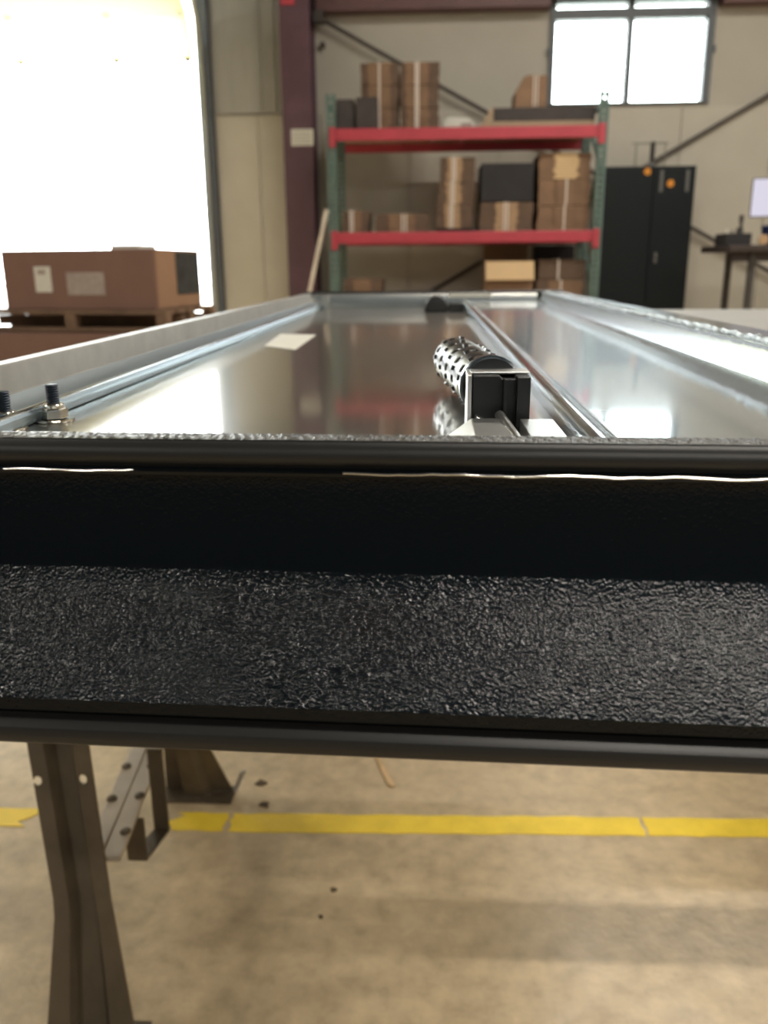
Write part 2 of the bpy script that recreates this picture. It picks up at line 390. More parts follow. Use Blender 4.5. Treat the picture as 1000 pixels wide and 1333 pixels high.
# left wall: closed profile (X, z)
lw = [(-.2752, .9203), (-.2580, .9140), (-.2560, .9132), (-.2545, .9140), (-.2520, .9137), (-.2505, .9118), (-.2510, .9085), (-.2535, .9048),
      (-.2570, .9041), (-.2600, .9041), (-.2606, .9020), (-.2995, .9020), (-.2995, .9190), (-.2800, .9203)]
MB().prism(lw, 'y', .330, LY1 - .004).build('side_wall', 'steel_cool', lid, smooth=True)
hm = [(-.2835, .9398), (-.2790, .9402), (-.2780, .9390), (-.2768, .9215), (-.2760, .9204), (-.2805, .9204), (-.3000, .9195), (-.3000, .8600), (-.3025, .8600), (-.3025, .9330), (-.299, .9385)]
MB().prism(hm, 'y', .330, LY1 - .004).build('hem', 'alu_matte', lid, smooth=True)
MB().tube([(-.2542, .332, .9137), (-.2542, 2.075, .9137)], .0021, 12).build('formed_bead', 'steel_bead', lid, smooth=True)
# right wall with top flange
rw = [(.2680, .9385), (.2690, .9400), (.320, .9400), (.3235, .9380), (.3245, .8600), (.3225, .8600), (.3215, .9041), (.2574, .9041), (.2580, .9160), (.2610, .9230)]
MB().prism(rw, 'y', .3120, LY1 - .004).build('side_wall', 'steel_bright', lid, smooth=True)
# raised stiffener panel with rolled left edge
rp = [(.0822, .9041), (.0820, .9140), (.0832, .9183), (.0858, .9206), (.0892, .9213), (.0926, .9203), (.0955, .9184), (.0985, .9172),
      (.1000, .9170), (.1020, .9170), (.2560, .9170), (.2572, .9170), (.2572, .9041)]
rb_ = MB().prism(rp, 'y', .3120, LY1 - .03)
rb_.v = [(x, y, z + (.005 * (y - 1.2) if z > .91 else 0)) for x, y, z in rb_.v]
rb_.build('stiffener_panel', 'steel_panel', lid, smooth=True)
# sealant bead along right rim
pts = []; rr = []
y = .33
while y < 2.02:
    pts.append((.2705 + random.uniform(-.0012, .0012), y, .9408 + random.uniform(-.0006, .0010))); rr.append(.0030 + random.uniform(-.0009, .0012)); y += .011
MB().tube(pts, rr, 8).build('sealant_bead', 'sealant', lid, smooth=True)
gp = MB(); y = .33
while y < 2.0:
    dl_ = random.uniform(.004, .010); gp.box(.2662, .2674, y, y + dl_, .9352 + random.uniform(-.0006, .0006), .9378); y += dl_
gp.build('sealant_gap', 'black_plastic', lid)['kind'] = 'stuff'
# far end wall with black cap behind
fw = [(2.0795, .9042), (2.079, .935), (2.0805, .9385), (2.086, .9385), (2.086, .9042)]
MB().prism(fw, 'x', -.2764, .2600).build('end_wall', 'steel_wall', lid, smooth=True)
B(LX0, LX1, 2.0865, 2.112, .829, .9440).build('far_end_cap', 'black_smooth', lid, bevel=.004)
B(.052, .150, 2.074, 2.0788, .930, .9395).build('seal_strip', 'paper', lid)
B(-.2500, -.2350, 2.060, 2.078, .9042, .936).build('corner_bracket', 'steel_wall', lid, bevel=.002)
# paper on pan
MB().prism([(-.207, 1.085), (-.160, 1.035), (-.164, 1.265), (-.219, 1.283)], 'z', .9042, .9047).build('paper_label', 'paper', lid)
LATCH_BEGIN = set(bpy.data.objects)
# studs with nuts
def stud(x, y, rot):
    pr = []
    z = .9131
    top = .9350
    k = 0
    while z < top - .0005:
        pr.append((.0039, z - .913)); pr.append((.0033, z - .913 + .0007)); z += .0014
    pr.append((.0030, top - .913))
    st = MB().lathe((x, y, .913), pr, 18).build('stud', 'stud_dark', lid)
    h = MB(); n = 6
    ring = lambda r, zz, n=6: [(x + r * math.cos(rot + i * math.tau / n), y + r * math.sin(rot + i * math.tau / n), zz) for i in range(n)]
    v = ring(.0078, .9148) + ring(.0078, .9203) + ring(.0066, .9213)
    f = [tuple(range(6))[::-1], tuple(range(12, 18))] + [(i + 6 * j, (i + 1) % 6 + 6 * j, (i + 1) % 6 + 6 * j + 6, i + 6 * j + 6) for j in range(2) for i in range(6)]
    h.add(v, f).build('nut', 'nickel', st, bevel=.0005)
    MB().lathe((x, y, .9213), [(.0060, 0), (.0062, .0016), (.0052, .0026), (.0045, .0028)], 20).build('nut_collar', 'nickel', st, smooth=True)
    MB().lathe((x, y, .9132), [(.0112, 0), (.0115, .0006), (.0112, .0014)], 28).build('washer', 'nickel', st, smooth=True)
stud(-.2215, .490, .35); stud(-.2375, .462, .7)
# ------- latch beside the stiffener
hs = MB()
hs.prism([(.0245, .9133), (.0245, .9445), (.0385, .9445), (.0400, .9428), (.0465, .9428), (.0470, .9445), (.0545, .9445), (.0545, .9133)], 'y', .452, .470)
ho = hs.build('latch_housing', 'black_plastic', lid, bevel=.0008)
hs = MB().prism([(.0405, .9133), (.0405, .9435), (.0425, .9425), (.0425, .9133)], 'y', .4475, .4519).prism([(.0475, .9133), (.0475, .9440), (.0545, .9440), (.0545, .9133)], 'y', .4465, .4519)
hs.build('housing_rib', 'black_plastic', ho, bevel=.0004)
B(.0215, .0236, .445, .472, .9133, .9455).build('side_plate', 'alu_brushed', ho, bevel=.0004)
B(.0237, .0548, .456, .473, .9446, .9458).build('top_plate', 'alu_brushed', ho, bevel=.0003)
MB().prism([(.0262, .9240), (.0330, .9205), (.0330, .9135), (.0262, .9160)], 'y', .444, .4517).build('stop_tab', 'alu_brushed', ho, bevel=.0004)
# perforated sleeve: ribbed tube with slots, dark core, collar
A = Vector((.0355, .4760, .9355)); Bq = Vector((.0205, .634, .9345)); ax = (Bq - A).normalized()
e1 = ax.cross(Vector((0, 0, 1))).normalized(); e2 = e1.cross(ax)
Lk = (Bq - A).length; NR, NS = 40, 72
v = []; f = []
for i in range(NR + 1):
    t = i / NR
    rad = .0160 + .0005 * math.cos(t * math.tau * 5)
    if i > NR - 2: rad = .0146
    for k in range(NS):
        a = math.tau * k / NS + t * 1.0
        v.append(A + ax * Lk * t + (e1 * math.cos(a) + e2 * math.sin(a)) * rad)
for i in range(NR):
    for k in range(NS):
        if i % 8 in (3, 4) and (k + 4 * ((i // 8) % 2)) % 9 in (0, 1, 2): continue
        f.append((i * NS + k, i * NS + (k + 1) % NS, (i + 1) * NS + (k + 1) % NS, (i + 1) * NS + k))
sl = MB().add(v, f).build('perforated_sleeve', 'perforated_steel', ho, smooth=True)
so = sl.modifiers.new('thick', 'SOLIDIFY'); so.thickness = .0011; so.offset = -1
tb = MB()
for i in range(5):
    for k in range(8):
        a = math.tau * (k * 9 + 5.6 - 4 * (i % 2)) / 72 + (i + .5) / 5; t = (i + .5) / 5
        c = A + ax * Lk * t + (e1 * math.cos(a) + e2 * math.sin(a)) * .0164
        rd = (e1 * math.cos(a) + e2 * math.sin(a)); tg = ax.cross(rd)
        tb.obox(c, ax * .0030, tg * .0014, rd * .0010)
tb.build('sleeve_lugs', 'perforated_steel', ho)['kind'] = 'stuff'
MB().tube([A + ax * -.001, A + ax * (Lk - .003)], .0134, 32).build('sleeve_core', 'black_plastic', ho, smooth=True)
MB().tube([A - ax * .0015, A + ax * .004], .0174, 40).build('collar', 'steel_bright', ho, smooth=True)
MB().tube([A - ax * .0045, A - ax * .0017], .0158, 40).build('collar_face', 'black_plastic', ho, smooth=True)
MB().tube([(.0385, .4440, .9245), (.0425, .400, .9215), (.0450, .3260, .9180)], .0026, 14).build('rod', 'alu_brushed', ho, smooth=True)
# aluminium guide channels
MB().prism([(.0095, .9133), (.0235, .9236), (.0405, .9236), (.0405, .9133)], 'y', .325, .440).build('guide_channel', 'alu_brushed', lid, bevel=.0005)
MB().prism([(.0485, .9133), (.0485, .9236), (.0655, .9236), (.0720, .9133), (.0700, .9133), (.0645, .9219), (.0505, .9219), (.0505, .9133)], 'y', .325, .438).build('guide_channel', 'alu_brushed', lid, bevel=.0004)
bk = MB().prism([(.0735, .9133), (.0735, .9180), (.0852, .9195), (.0852, .9133)], 'y', .36, .455).build('keeper_bracket', 'frame_grey', lid, bevel=.0006)
MB().lathe((.0795, .470, .9133), [(.0035, 0), (.0035, .003), (.002, .0045)], 14).build('screw_head', 'nickel', lid, smooth=True)
MB().tube([(.074, .40, .9193), (.0775, .41, .9215), (.0795, .40, .9203)], .0008, 6).build('wire_clip', 'nickel', bk)
# far latch: black rubber dome and foot
pr = []
prof = [(.020 + .0265 * math.cos(a), .9043 + .034 * math.sin(a)) for a in [math.pi * k / 16 for k in range(17)]]
fl = MB().prism(prof, 'y', 1.905, 1.985).build('far_bumper', 'rubber', lid, bevel=.004, smooth=True)
B(.0475, .0800, 1.900, 1.96, .9043, .922).build('bumper_foot', 'rubber', fl, bevel=.002)

K = 1.104                                   # real size of the fittings
for o in [o for o in bpy.data.objects if o not in LATCH_BEGIN]:
    if o.name.startswith('far_bumper') or o.name.startswith('bumper_foot'): continue
    for v_ in o.data.vertices: v_.co = Vector((v_.co.x * K, v_.co.y * K, 1 + (v_.co.z - 1) * K))
    if o.modifiers: o.modifiers[0].thickness *= K
# ---- sawhorse
def sheet_leg(rows, front, y_of, name, parent, holes=()):
    """rows: (z, xl, xr); hat section; front = +1 channel opens away from camera"""
    us = [0, .25, .33, .62, .72, 1.0]; vv = [0, 0, .020, .020, .004, 0]
    v = []; f = []
    for z, xl, xr in rows:
        for u, d in zip(us, vv): v.append((xl + (xr - xl) * u, y_of(z) + d * front, z))
    n = len(us)
    for i in range(len(rows) - 1):
        for k in range(n - 1): f.append((i * n + k, i * n + k + 1, (i + 1) * n + k + 1, (i + 1) * n + k))
    o = MB().add(v, f).build(name, 'sawhorse')
    md = o.modifiers.new('thick', 'SOLIDIFY'); md.thickness = .0028; md.offset = 0
    cut = []
    if holes:
        cb = MB()
        for hx, hz in holes: cb.lathe((hx, y_of(hz), hz), [(.0062, -.03), (.0062, .03)], 16, 'y')
        co_ = cb.build('cutter', 'sawhorse'); bo = o.modifiers.new('holes', 'BOOLEAN'); bo.object = co_; bo.operation = 'DIFFERENCE'; bo.solver = 'EXACT'; cut.append(co_)
    bpy.context.view_layer.update()
    me = bpy.data.meshes.new_from_object(o.evaluated_get(bpy.context.evaluated_depsgraph_get()))
    o.modifiers.clear(); o.data = me
    for c_ in cut: bpy.data.objects.remove(c_)
    attach(o, parent); return o
sh = thing('sawhorse', (.16, 1.15, 0), 'brown metal sawhorse under the near half of the lid', 'sawhorse', 'sawhorses carrying the lid')
MX = lambda x: .32 - x
near = [(.83, -.622, -.535), (.388, -.538, -.453), (.19, -.4965, -.4175), (.165, -.494, -.412), (.034, -.500, -.383), (.006, -.502, -.376)]
rear = [(.83, -.605, -.520), (.388, -.535, -.450), (.175, -.494, -.412), (.135, -.494, -.409), (.006, -.511, -.378)]
yn = lambda z: .86 + .33 * z
yr = lambda z: 1.44 - .33 * z
for mir in (0, 1):
    fx = (lambda rows: [(z, MX(b), MX(a)) for z, a, b in rows]) if mir else (lambda r: r)
    hh = [(-.5215, .337), (-.460, .339)]
    lg = sheet_leg(fx(near), 1, yn, 'leg', sh, [(MX(a) if mir else a, b) for a, b in hh])
    xa, xb = (-.505, -.372) if not mir else (MX(-.372), MX(-.505))
    B(xa, xb, .845, .905, .0005, .005).build('foot', 'sawhorse', lg)
    lg = sheet_leg(fx(rear), -1, yr, 'leg', sh)
    xa, xb = (-.515, -.374) if not mir else (MX(-.374), MX(-.515))
    ft = B(xa, xb, 1.40, 1.455, .0005, .005).build('foot', 'sawhorse', lg)
    xs = -.373 if not mir else MX(-.373)
    MB().bar((xs, 1.437, .006), (xs + (.022 if not mir else -.022), 1.420, .062), .012, .004).build('foot_tab', 'galvanised', lg, bevel=.001)
    # spreader between near and rear leg: two strips with bolts
    c0 = Vector((-.4435, .962, .2195)); c1 = Vector((-.478, 1.352, .2195))
    if mir: c0.x = MX(c0.x); c1.x = MX(c1.x)
    dd = (c1 - c0).normalized(); sd = dd.cross(Vector((0, 0, 1)))
    sp = None
    for q in (-1, 1):
        o = MB().bar(c0 + sd * .0142 * q, c1 + sd * .0142 * q, .0265, .007).build('spreader_strip', 'sawhorse_tan', sh, bevel=.0012)
        sp = sp or o
        for t in ((.048, .055), (.135, .140), (.222, .222)):
            c = c0 + sd * .0255 * q * .8 + dd * (t[0] if q < 0 else t[1])
            MB().lathe((c.x, c.y, .2231), [(.0078, 0), (.0078, .0015), (.0058, .0042), (.002, .0052)], 14).build('rivet', 'sawhorse', o, smooth=True)
    if not mir:
        # U strap on the right of the spreader
        B(-.446, -.416, 1.058, 1.0625, .142, .2155).build('strap_arm', 'sawhorse', sh, bevel=.0008)
        B(-.4275, -.4035, 1.1285, 1.133, .142, .288).build('strap_arm', 'sawhorse', sh, bevel=.0008)
        MB().add([(-.446, 1.063, .142), (-.416, 1.063, .142), (-.4035, 1.128, .142), (-.4275, 1.128, .142), (-.446, 1.063, .146), (-.416, 1.063, .146), (-.4035, 1.128, .146), (-.4275, 1.128, .146)],
                 [(0, 1, 2, 3), (4, 5, 6, 7), (0, 1, 5, 4), (1, 2, 6, 5), (2, 3, 7, 6), (3, 0, 4, 7)]).build('strap_base', 'sawhorse', sh)
bm_ = MB().prism([(1.10, .806), (1.10, .855), (1.115, .8595), (1.185, .8595), (1.20, .855), (1.20, .806), (1.19, .806), (1.19, .846), (1.11, .846), (1.11, .806)], 'x', -.66, .98)
bm_.build('beam', 'sawhorse', sh)
s2 = copy_tree(sh, None, (0, .95, 0)); s2.scale.z = .8288 / .8595; s2['label'] = 'brown metal sawhorse under the far end of the lid'

# grey bench top right of the lid
gt = thing('grey_table', (1.6, 2.4, 0), 'flat grey-topped table standing just behind the right edge of the lid', 'table')
B(.62, 2.9, 1.95, 2.87, .825, .86).build('table_top', 'bench_grey', gt, bevel=.004)
for xx in (.66, 2.8):
    for yy in (2.0, 2.77): B(xx, xx + .05, yy, yy + .05, 0, .8245).build('leg', 'bench_leg', gt)

# floor tape and debris
def tape(x0, x1, y0, y1, rag0, rag1, label, half=.027):
    n = max(6, int((x1 - x0) / .03)); up = []; dn = []
    for i in range(n + 1):
        t = i / n; xx = x0 + (x1 - x0) * t; yy = y0 + (y1 - y0) * t
        up.append((xx, yy + half + random.uniform(-.0022, .0012))); dn.append((xx, yy - half + random.uniform(-.0012, .0022)))
    poly = dn + [(x1 + rag1 * random.uniform(-1, 1), y1 + half * q) for q in (-.5, 0, .5)] + up[::-1] + [(x0 + rag0 * random.uniform(-1, 1), y0 + half * q) for q in (.6, .2, -.2, -.6)]
    return lab(MB().prism(poly, 'z', .0002, .0014).build('floor_tape', 'tape'), label, 'floor tape', 'yellow floor marking tape')
tape(-.468, -.372, 1.345, 1.345, .022, .003, 'short torn yellow tape piece on floor beside the sawhorse leg')
tape(-.362, .404, 1.345, 1.363, .004, .003, 'longest yellow floor tape strip, running across under the lid')
tape(.410, 1.6, 1.363, 1.388, .003, .01, 'yellow floor tape strip at the right edge beyond the seam')
tape(-1.7, -.745, 1.335, 1.345, .01, .030, 'frayed yellow floor tape end at the left, left of the near leg')
lab(MB().prism([(-.1035, 1.578), (-.098, 1.582), (-.078, 1.525), (-.058, 1.472), (-.062, 1.466), (-.070, 1.470), (-.088, 1.520)], 'z', .0003, .005).build('wood_splinter', 'wood_chip', bevel=.0012),
    'pale wood splinter on the concrete floor behind the yellow tape', 'wood chip')
def bit(x, y, s, label):
    pts = [(x + s * random.uniform(.4, 1) * math.cos(a), y + s * random.uniform(.3, .8) * math.sin(a)) for a in [math.tau * k / 7 for k in range(7)]]
    lab(MB().prism(pts, 'z', .0003, .003).build('floor_debris', 'debris'), label, 'debris', 'dark bits on the floor')
bit(-.329, 1.472, .016, 'dark dry scrap on floor nearest the rear sawhorse foot')
bit(-.309, 1.400, .015, 'dark scrap lying just behind the yellow tape')
bit(-.150, 1.174, .008, 'tiny dark speck on floor in front of the yellow tape')
bit(-.164, 1.112, .006, 'lone dark crumb on the open floor nearest the camera')

# ================================================================== PALLET RACK
RX0, RX1, RY0, RY1 = -.862, 1.528, 8.10, 8.98
rack = thing('pallet_rack', (.33, 8.5, 0), 'pallet rack with green posts and red beams, holding cardboard stacks', 'pallet rack')
def post(x, y, dirn):
    p = MB(); zt = 2.46
    p.box(x - .040, x - .012, y, y + .004, .012, zt).box(x + .012, x + .040, y, y + .004, .012, zt)
    z = .012
    while z < zt - .03:
        p.box(x - .012, x + .012, y, y + .004, z, z + .030); z += .052
    p.box(x - .040, x - .036, y + .004, y + .07, .012, zt).box(x + .036, x + .040, y + .004, y + .07, .012, zt)
    p.box(x - .036, x - .015, y + .066, y + .07, .012, zt).box(x + .015, x + .036, y + .066, y + .07, .012, zt)
    o = p.build('post', 'post_green', rack)
    B(x - .06, x + .06, y - .02, y + .09, 0, .011).build('base_plate', 'post_green', o)
for x in (RX0, RX1):
    post(x, RY0, 1); post(x, RY1 - .07, 1)
    zz = [.2, .75, 1.3, 1.85, 2.35]
    for i, (a, b) in enumerate(zip(zz, zz[1:])):
        ya, yb = (RY0 + .072, RY1 - .072) if i % 2 else (RY1 - .072, RY0 + .072)
        MB().bar((x, ya, a), (x, yb, b), .03, .03).build('diagonal_brace', 'post_green', rack)
    for z in (.2, 2.35): B(x - .015, x + .015, RY0 + .072, RY1 - .072, z - .015, z + .015).build('cross_strut', 'post_green', rack)
def beam(y, z1, h, front):
    x0, x1 = RX0 + .041, RX1 - .041
    yy0, yy1 = (y, y + .05)
    pr = [(yy0, z1 - h), (yy0, z1 - .012), (yy0 + .002, z1), (yy0 + .035, z1), (yy0 + .037, z1 - .022), (yy1, z1 - .024), (yy1, z1 - h)] if front else \
         [(yy0, z1 - h), (yy0, z1 - .024), (yy0 + .015, z1 - .022), (yy0 + .016, z1), (yy1, z1), (yy1, z1 - h)]
    o = MB().prism(pr, 'x', x0, x1).build('beam', 'beam_red', rack, bevel=.002)
    for xa, s_ in ((x0, -1), (x1, 1)):
        xs = sorted((xa - s_ * .0, xa + s_ * .058))
        yp = (yy0 - .016, yy0 - .006) if front else (yy1 + .006, yy1 + .016)
        B(xs[0], xs[1], yp[0], yp[1], z1 - .152 if h < .1 else z1 - .16, z1 + .012).build('beam_connector', 'beam_red', o, bevel=.002)
for z1 in (2.178, 1.305, .50):
    beam(RY0, z1, .098, True); beam(RY1 - .05, z1, .098, False)
    for k in range(8):                       # decking boards
        xa = RX0 + .06 + k * .284
        B(xa, xa + .268, RY0 + .0505, RY1 - .0505, z1 - .022, z1 - .002).build('deck_board', 'board_wood', rack, bevel=.002)
D1, D2, D3 = 2.1785, 1.3055, .5005

# ---- stock on the rack
def bundle(x0, x1, y0, dep, z0, z1, label, n=8, mat_side='cardboard_dark', mat_mid='cardboard', mid=(.28, .72), strap=(.5,), group=None, jit=.006, strap_w=.008):
    t = thing('cardboard_bundle', ((x0 + x1) / 2, y0 + dep / 2, z0), label, 'cardboard', group)
    a = MB(); b = MB(); h = (z1 - z0) / n; wd = x1 - x0
    dx = 0
    for i in range(n):
        dx = dx * .6 + random.uniform(-jit, jit)
        za, zb = z0 + i * h + .0005, z0 + (i + 1) * h - .0015
        a.box(x0 + .008 + dx, x1 - .008 + dx, y0 + .012 + random.uniform(-.004, .004), y0 + dep + random.uniform(-.01, .01), za, zb)
        d2 = random.uniform(-.012, .012)
        b.box(x0 + wd * mid[0] + d2, x0 + wd * mid[1] + d2, y0 + random.uniform(-.002, .003), y0 + dep * .6, za + .0005, zb - .0005)
    a.build('sheet_stack', mat_side, t); b.build('folded_flaps', mat_mid, t)
    for s_ in strap:
        xs = x0 + wd * s_
        r = MB().box(xs - strap_w, xs + strap_w, y0 - .006, y0 - .003, z0, z1).box(xs - strap_w, xs + strap_w, y0 - .006, y0 + dep + .014, z1, z1 + .003)
        r.box(xs - strap_w, xs + strap_w, y0 + dep + .011, y0 + dep + .014, z0, z1)
        r.build('strap', 'strap_white', t)
    return t
GT = 'strapped flat cardboard bundles on the top shelf'; GM = 'strapped flat cardboard bundles on the middle shelf'; GB = 'cardboard on the bottom shelf'
YS = 8.22
hA = (2.735 - D1) / 3
for i, nm in enumerate(('bottom', 'middle', 'top')):
    z0 = D1 + i * (hA + .0005)
    bundle(-.612, -.262, YS + .03, .55, z0, z0 + hA - .004, '%s strapped cardboard bundle of left stack on the top red shelf' % nm, 8, mid=(.2, .78), strap=(.50,), group=GT)
    bundle(-.255, .100, YS + .03, .55, z0, z0 + hA - .004, '%s strapped cardboard bundle of right stack on the top red shelf' % nm, 8, mid=(.15, .72), strap=(.40, .46), group=GT)
def carton(name, x0, x1, y0, y1, z0, z1, mt, label, group=None, tape_m='cardboard'):
    t = thing(name, ((x0 + x1) / 2, (y0 + y1) / 2, z0), label, 'box', group)
    B(x0, x1, y0, y1, z0, z1 - .004).build('body', mt, t, bevel=.006)
    xm = (x0 + x1) / 2
    B(x0 + .003, xm - .002, y0 + .003, y1 - .003, z1 - .0039, z1).build('flap', mt, t)
    B(xm + .002, x1 - .003, y0 + .003, y1 - .003, z1 - .0039, z1).build('flap', mt, t)
    return t
carton('carton', -.818, -.660, 8.16, 8.42, D1, 2.425, 'box_charcoal', 'small dark carton on the top shelf next to the left post')
carton('carton', -.640, -.450, 8.13, 8.235, D1, 2.432, 'box_charcoal', 'small dark carton in front of the top shelf bundles')
wb = thing('white_bag', (.27, 8.6, D1), 'low white packet behind the bundles on the top shelf', 'packet')
MB().prism([(.13, D1), (.12, D1 + .10), (.17, D1 + .145), (.36, D1 + .135), (.43, D1 + .09), (.42, D1)], 'y', 8.5, 8.75).build('packet_body', 'paper', wb, bevel=.02, smooth=True)
B(.30, .40, 8.494, 8.4995, D1 + .03, D1 + .09).build('printed_patch', 'paper_grey', wb)
tr = thing('flat_crate', (.97, 8.5, D1), 'low dark wooden crate with slanted end on the top shelf right', 'crate')
MB().prism([(.45, D1), (.555, D1 + .165), (.575, D1 + .165), (.575, D1)], 'y', 8.2, 8.75).build('slanted_end', 'board_wood', tr, bevel=.003)
B(.576, 1.47, 8.21, 8.75, D1, D1 + .055).build('base_board', 'board_wood', tr, bevel=.004)
B(.576, 1.47, 8.215, 8.75, D1 + .056, D1 + .165).build('dark_side', 'box_charcoal', tr, bevel=.004)
cb = thing('cut_corner_box', (.9, 8.45, D1 + .166), 'brown box with one cut-off corner on the flat crate by the window', 'box')
MB().prism([(.765, D1 + .1665), (.770, D1 + .305), (.838, D1 + .42), (.875, D1 + .435), (1.045, D1 + .43), (1.045, D1 + .1665)], 'y', 8.27, 8.60).build('body', 'cardboard', cb, bevel=.004)
for xs in (.925, .955): B(xs, xs + .012, 8.264, 8.269, D1 + .18, D1 + .43).build('strap', 'strap_white', cb)
# middle shelf
bundle(-.80, -.54, YS, .5, D2, 1.500, 'short strapped cardboard bundle on middle shelf next to the left post', 6, group=GM, strap=(.33, .42))
bundle(-.488, .018, YS, .5, D2, 1.466, 'wide low strapped cardboard bundle on the middle shelf', 6, mid=(.24, .72), group=GM, strap=(.50, .57))
hB = (1.948 - 1.34) / 3
lab(B(.10, .46, YS + .02, YS + .5, D2, 1.338).build('support_board', 'box_black', bevel=.004), 'thin black board under the tall cardboard stack on the middle shelf', 'board')
for i, nm in enumerate(('bottom', 'middle', 'top')):
    z0 = 1.3385 + i * (hB + .0005)
    o_ = (.0, .012, .026)[i]
    bundle(.080 + o_, .425 + o_ * .2, YS, .5, z0, z0 + hB - .004, '%s cardboard bundle of the tall narrow middle shelf stack' % nm, 9, mid=(.22, .62), mat_mid='cardboard_light', group=GM, strap=(.36, .43), jit=.008)
bundle(.470, .965, YS, .5, D2, 1.556, 'strapped cardboard bundle under the black carton on the middle shelf', 10, mid=(.30, .70), mat_mid='cardboard_light', group=GM, strap=(.46, .52))
carton('carton', .482, .955, YS + .01, YS + .48, 1.5625, 1.890, 'box_black', 'black carton on top of a bundle on the middle shelf')
hC = (1.972 - D2) / 3
for i, nm in enumerate(('bottom', 'middle', 'top')):
    z0 = D2 + i * (hC + .0005)
    bundle(.995, 1.470, YS, .5, z0, z0 + hC - .004, '%s cardboard bundle of the wide stack beside the right post' % nm, 9,
           mid=((.33, .72), (.36, .72), (.30, .74))[i], mat_side='cardboard', mat_mid=('cardboard', 'cardboard', 'cardboard_pale')[i], group=GM, strap=((.52,), (.54,), ())[i])
# bottom shelf
bundle(-.80, -.42, YS, .5, D3, .895, 'cardboard pile on the bottom shelf beside the left post', 12, group=GB, strap=())
ob = thing('open_box', (.76, 8.4, D3), 'open cardboard box with pale folded-out flap on the bottom shelf', 'box')
bx = MB().box(.545, .552, 8.22, 8.65, D3, 1.04).box(.973, .980, 8.22, 8.65, D3, 1.04).box(.5525, .9725, 8.22, 8.227, D3, 1.04).box(.5525, .9725, 8.643, 8.65, D3, 1.04).box(.5525, .9725, 8.2275, 8.6425, D3, D3 + .007)
bx.build('body', 'cardboard', ob)
MB().obox((.7625, 8.178, .958), (.222, 0, 0), (0, .036, .083), (0, .003, -.0014)).build('flap', 'cardboard_pale', ob)
MB().obox((.7625, 8.69, 1.12), (.215, 0, 0), (0, .035, .078), (0, .003, -.0014)).build('flap', 'cardboard', ob)
hD = (1.058 - D3) / 3
for i, nm in enumerate(('lowest', 'middle', 'top')):
    z0 = D3 + i * (hD + .0005)
    bundle(1.005 + .01 * i, 1.470, YS, .5, z0, z0 + hD - .004, '%s brown bundle on the bottom shelf next to the right post' % nm, 8, mid=((.2, .9), (.25, .95), (.4, .8))[i], mat_mid=('cardboard', 'cardboard', 'cardboard_dark')[i], group=GB, strap=((), (.5,), (.42,))[i])
carton('carton', 1.05, 1.44, 8.74, 8.92, D3, 1.19, 'box_black', 'black carton at the back of the bottom shelf, behind brown bundles')
# wooden lath leaning on the rack
lh = MB().bar((-1.245, 7.75, .005), (-.912, 8.052, 1.50), .034, .022, (0, 1, 0)).build('wooden_lath', 'lath_wood', bevel=.002)
lab(lh, 'thin pale wooden lath leaning against the left green rack post', 'lath')

# ================================================================== CABINET AND DESK
cb = thing('storage_cabinet', (2.16, 9.15, 0), 'tall black two-door metal cabinet against the back wall', 'cabinet')
CX0, CX1, CY = 1.70, 2.612, 8.95
B(CX0, CX1, CY + .022, 9.25, .06, 1.925).build('body', 'cabinet', cb, bevel=.006)
B(CX0 + .02, CX1 - .02, CY + .04, 9.24, 0, .0595).build('plinth', 'cabinet', cb)
xm = 2.205
for i, (a, b) in enumerate(((CX0 + .012, xm - .003), (xm + .003, CX1 - .012))):
    d = B(a, b, CY, CY + .021, .08, 1.905).build('door', 'cabinet', cb, bevel=.004)
    if i == 1:
        for xx in (2.263, 2.513): B(xx, xx + .030, CY - .006, CY - .0005, 1.685, 1.885).build('vent_strip', 'vent_grey', d, bevel=.002)
        MB().lathe((2.367, CY - .004, 1.762), [(.034, -.002), (.034, .0035)], 24, 'y').build('sticker', 'sticker_orange', d)
        B(2.255, 2.285, CY - .03, CY - .0005, 1.015, 1.115).build('handle', 'vent_grey', d, bevel=.008)
        B(2.262, 2.278, CY - .036, CY - .0305, 1.06, 1.10).build('lock_cylinder', 'nickel', d, bevel=.003)
    else:
        MB().lathe((2.137, CY - .004, 1.874), [(.034, -.002), (.034, .0035)], 24, 'y').build('sticker', 'sticker_orange', d)
wr = thing('wire_stand', (2.16, 9.1, 1.9255), 'thin wire stand with dark clip on top of the black cabinet', 'wire stand')
for xx in (2.035, 2.315): MB().tube([(xx, 9.05, 1.926), (xx, 9.05, 2.135)], .007, 8).build('upright', 'wire', wr)
MB().tube([(1.99, 9.05, 2.142), (2.345, 9.05, 2.142)], .009, 8).build('top_bar', 'wire', wr)
B(2.175, 2.215, 9.03, 9.07, 1.97, 2.155).build('clip', 'box_black', wr, bevel=.006)
MB().prism([(2.155, 1.926), (2.18, 1.969), (2.21, 1.969), (2.235, 1.926)], 'y', 9.02, 9.08).build('clip_foot', 'vent_grey', wr)
dk = thing('workbench', (3.2, 7.7, 0), 'dark workbench at the right edge beside the cabinet', 'workbench')
B(2.46, 4.3, 7.35, 8.1, 1.098, 1.150).build('bench_top', 'bench_dark', dk, bevel=.006)
B(2.52, 4.2, 7.45, 7.48, 1.02, 1.0975).build('apron', 'bench_dark', dk)
for xx in (2.66, 4.15):
    for yy in (7.42, 7.98): B(xx, xx + .05, yy, yy + .05, 0, 1.0975).build('leg', 'bench_leg', dk, bevel=.003)
tb_ = thing('parts_tray', (2.57, 7.6, 1.1505), 'open black tray with small parts on the workbench', 'tray')
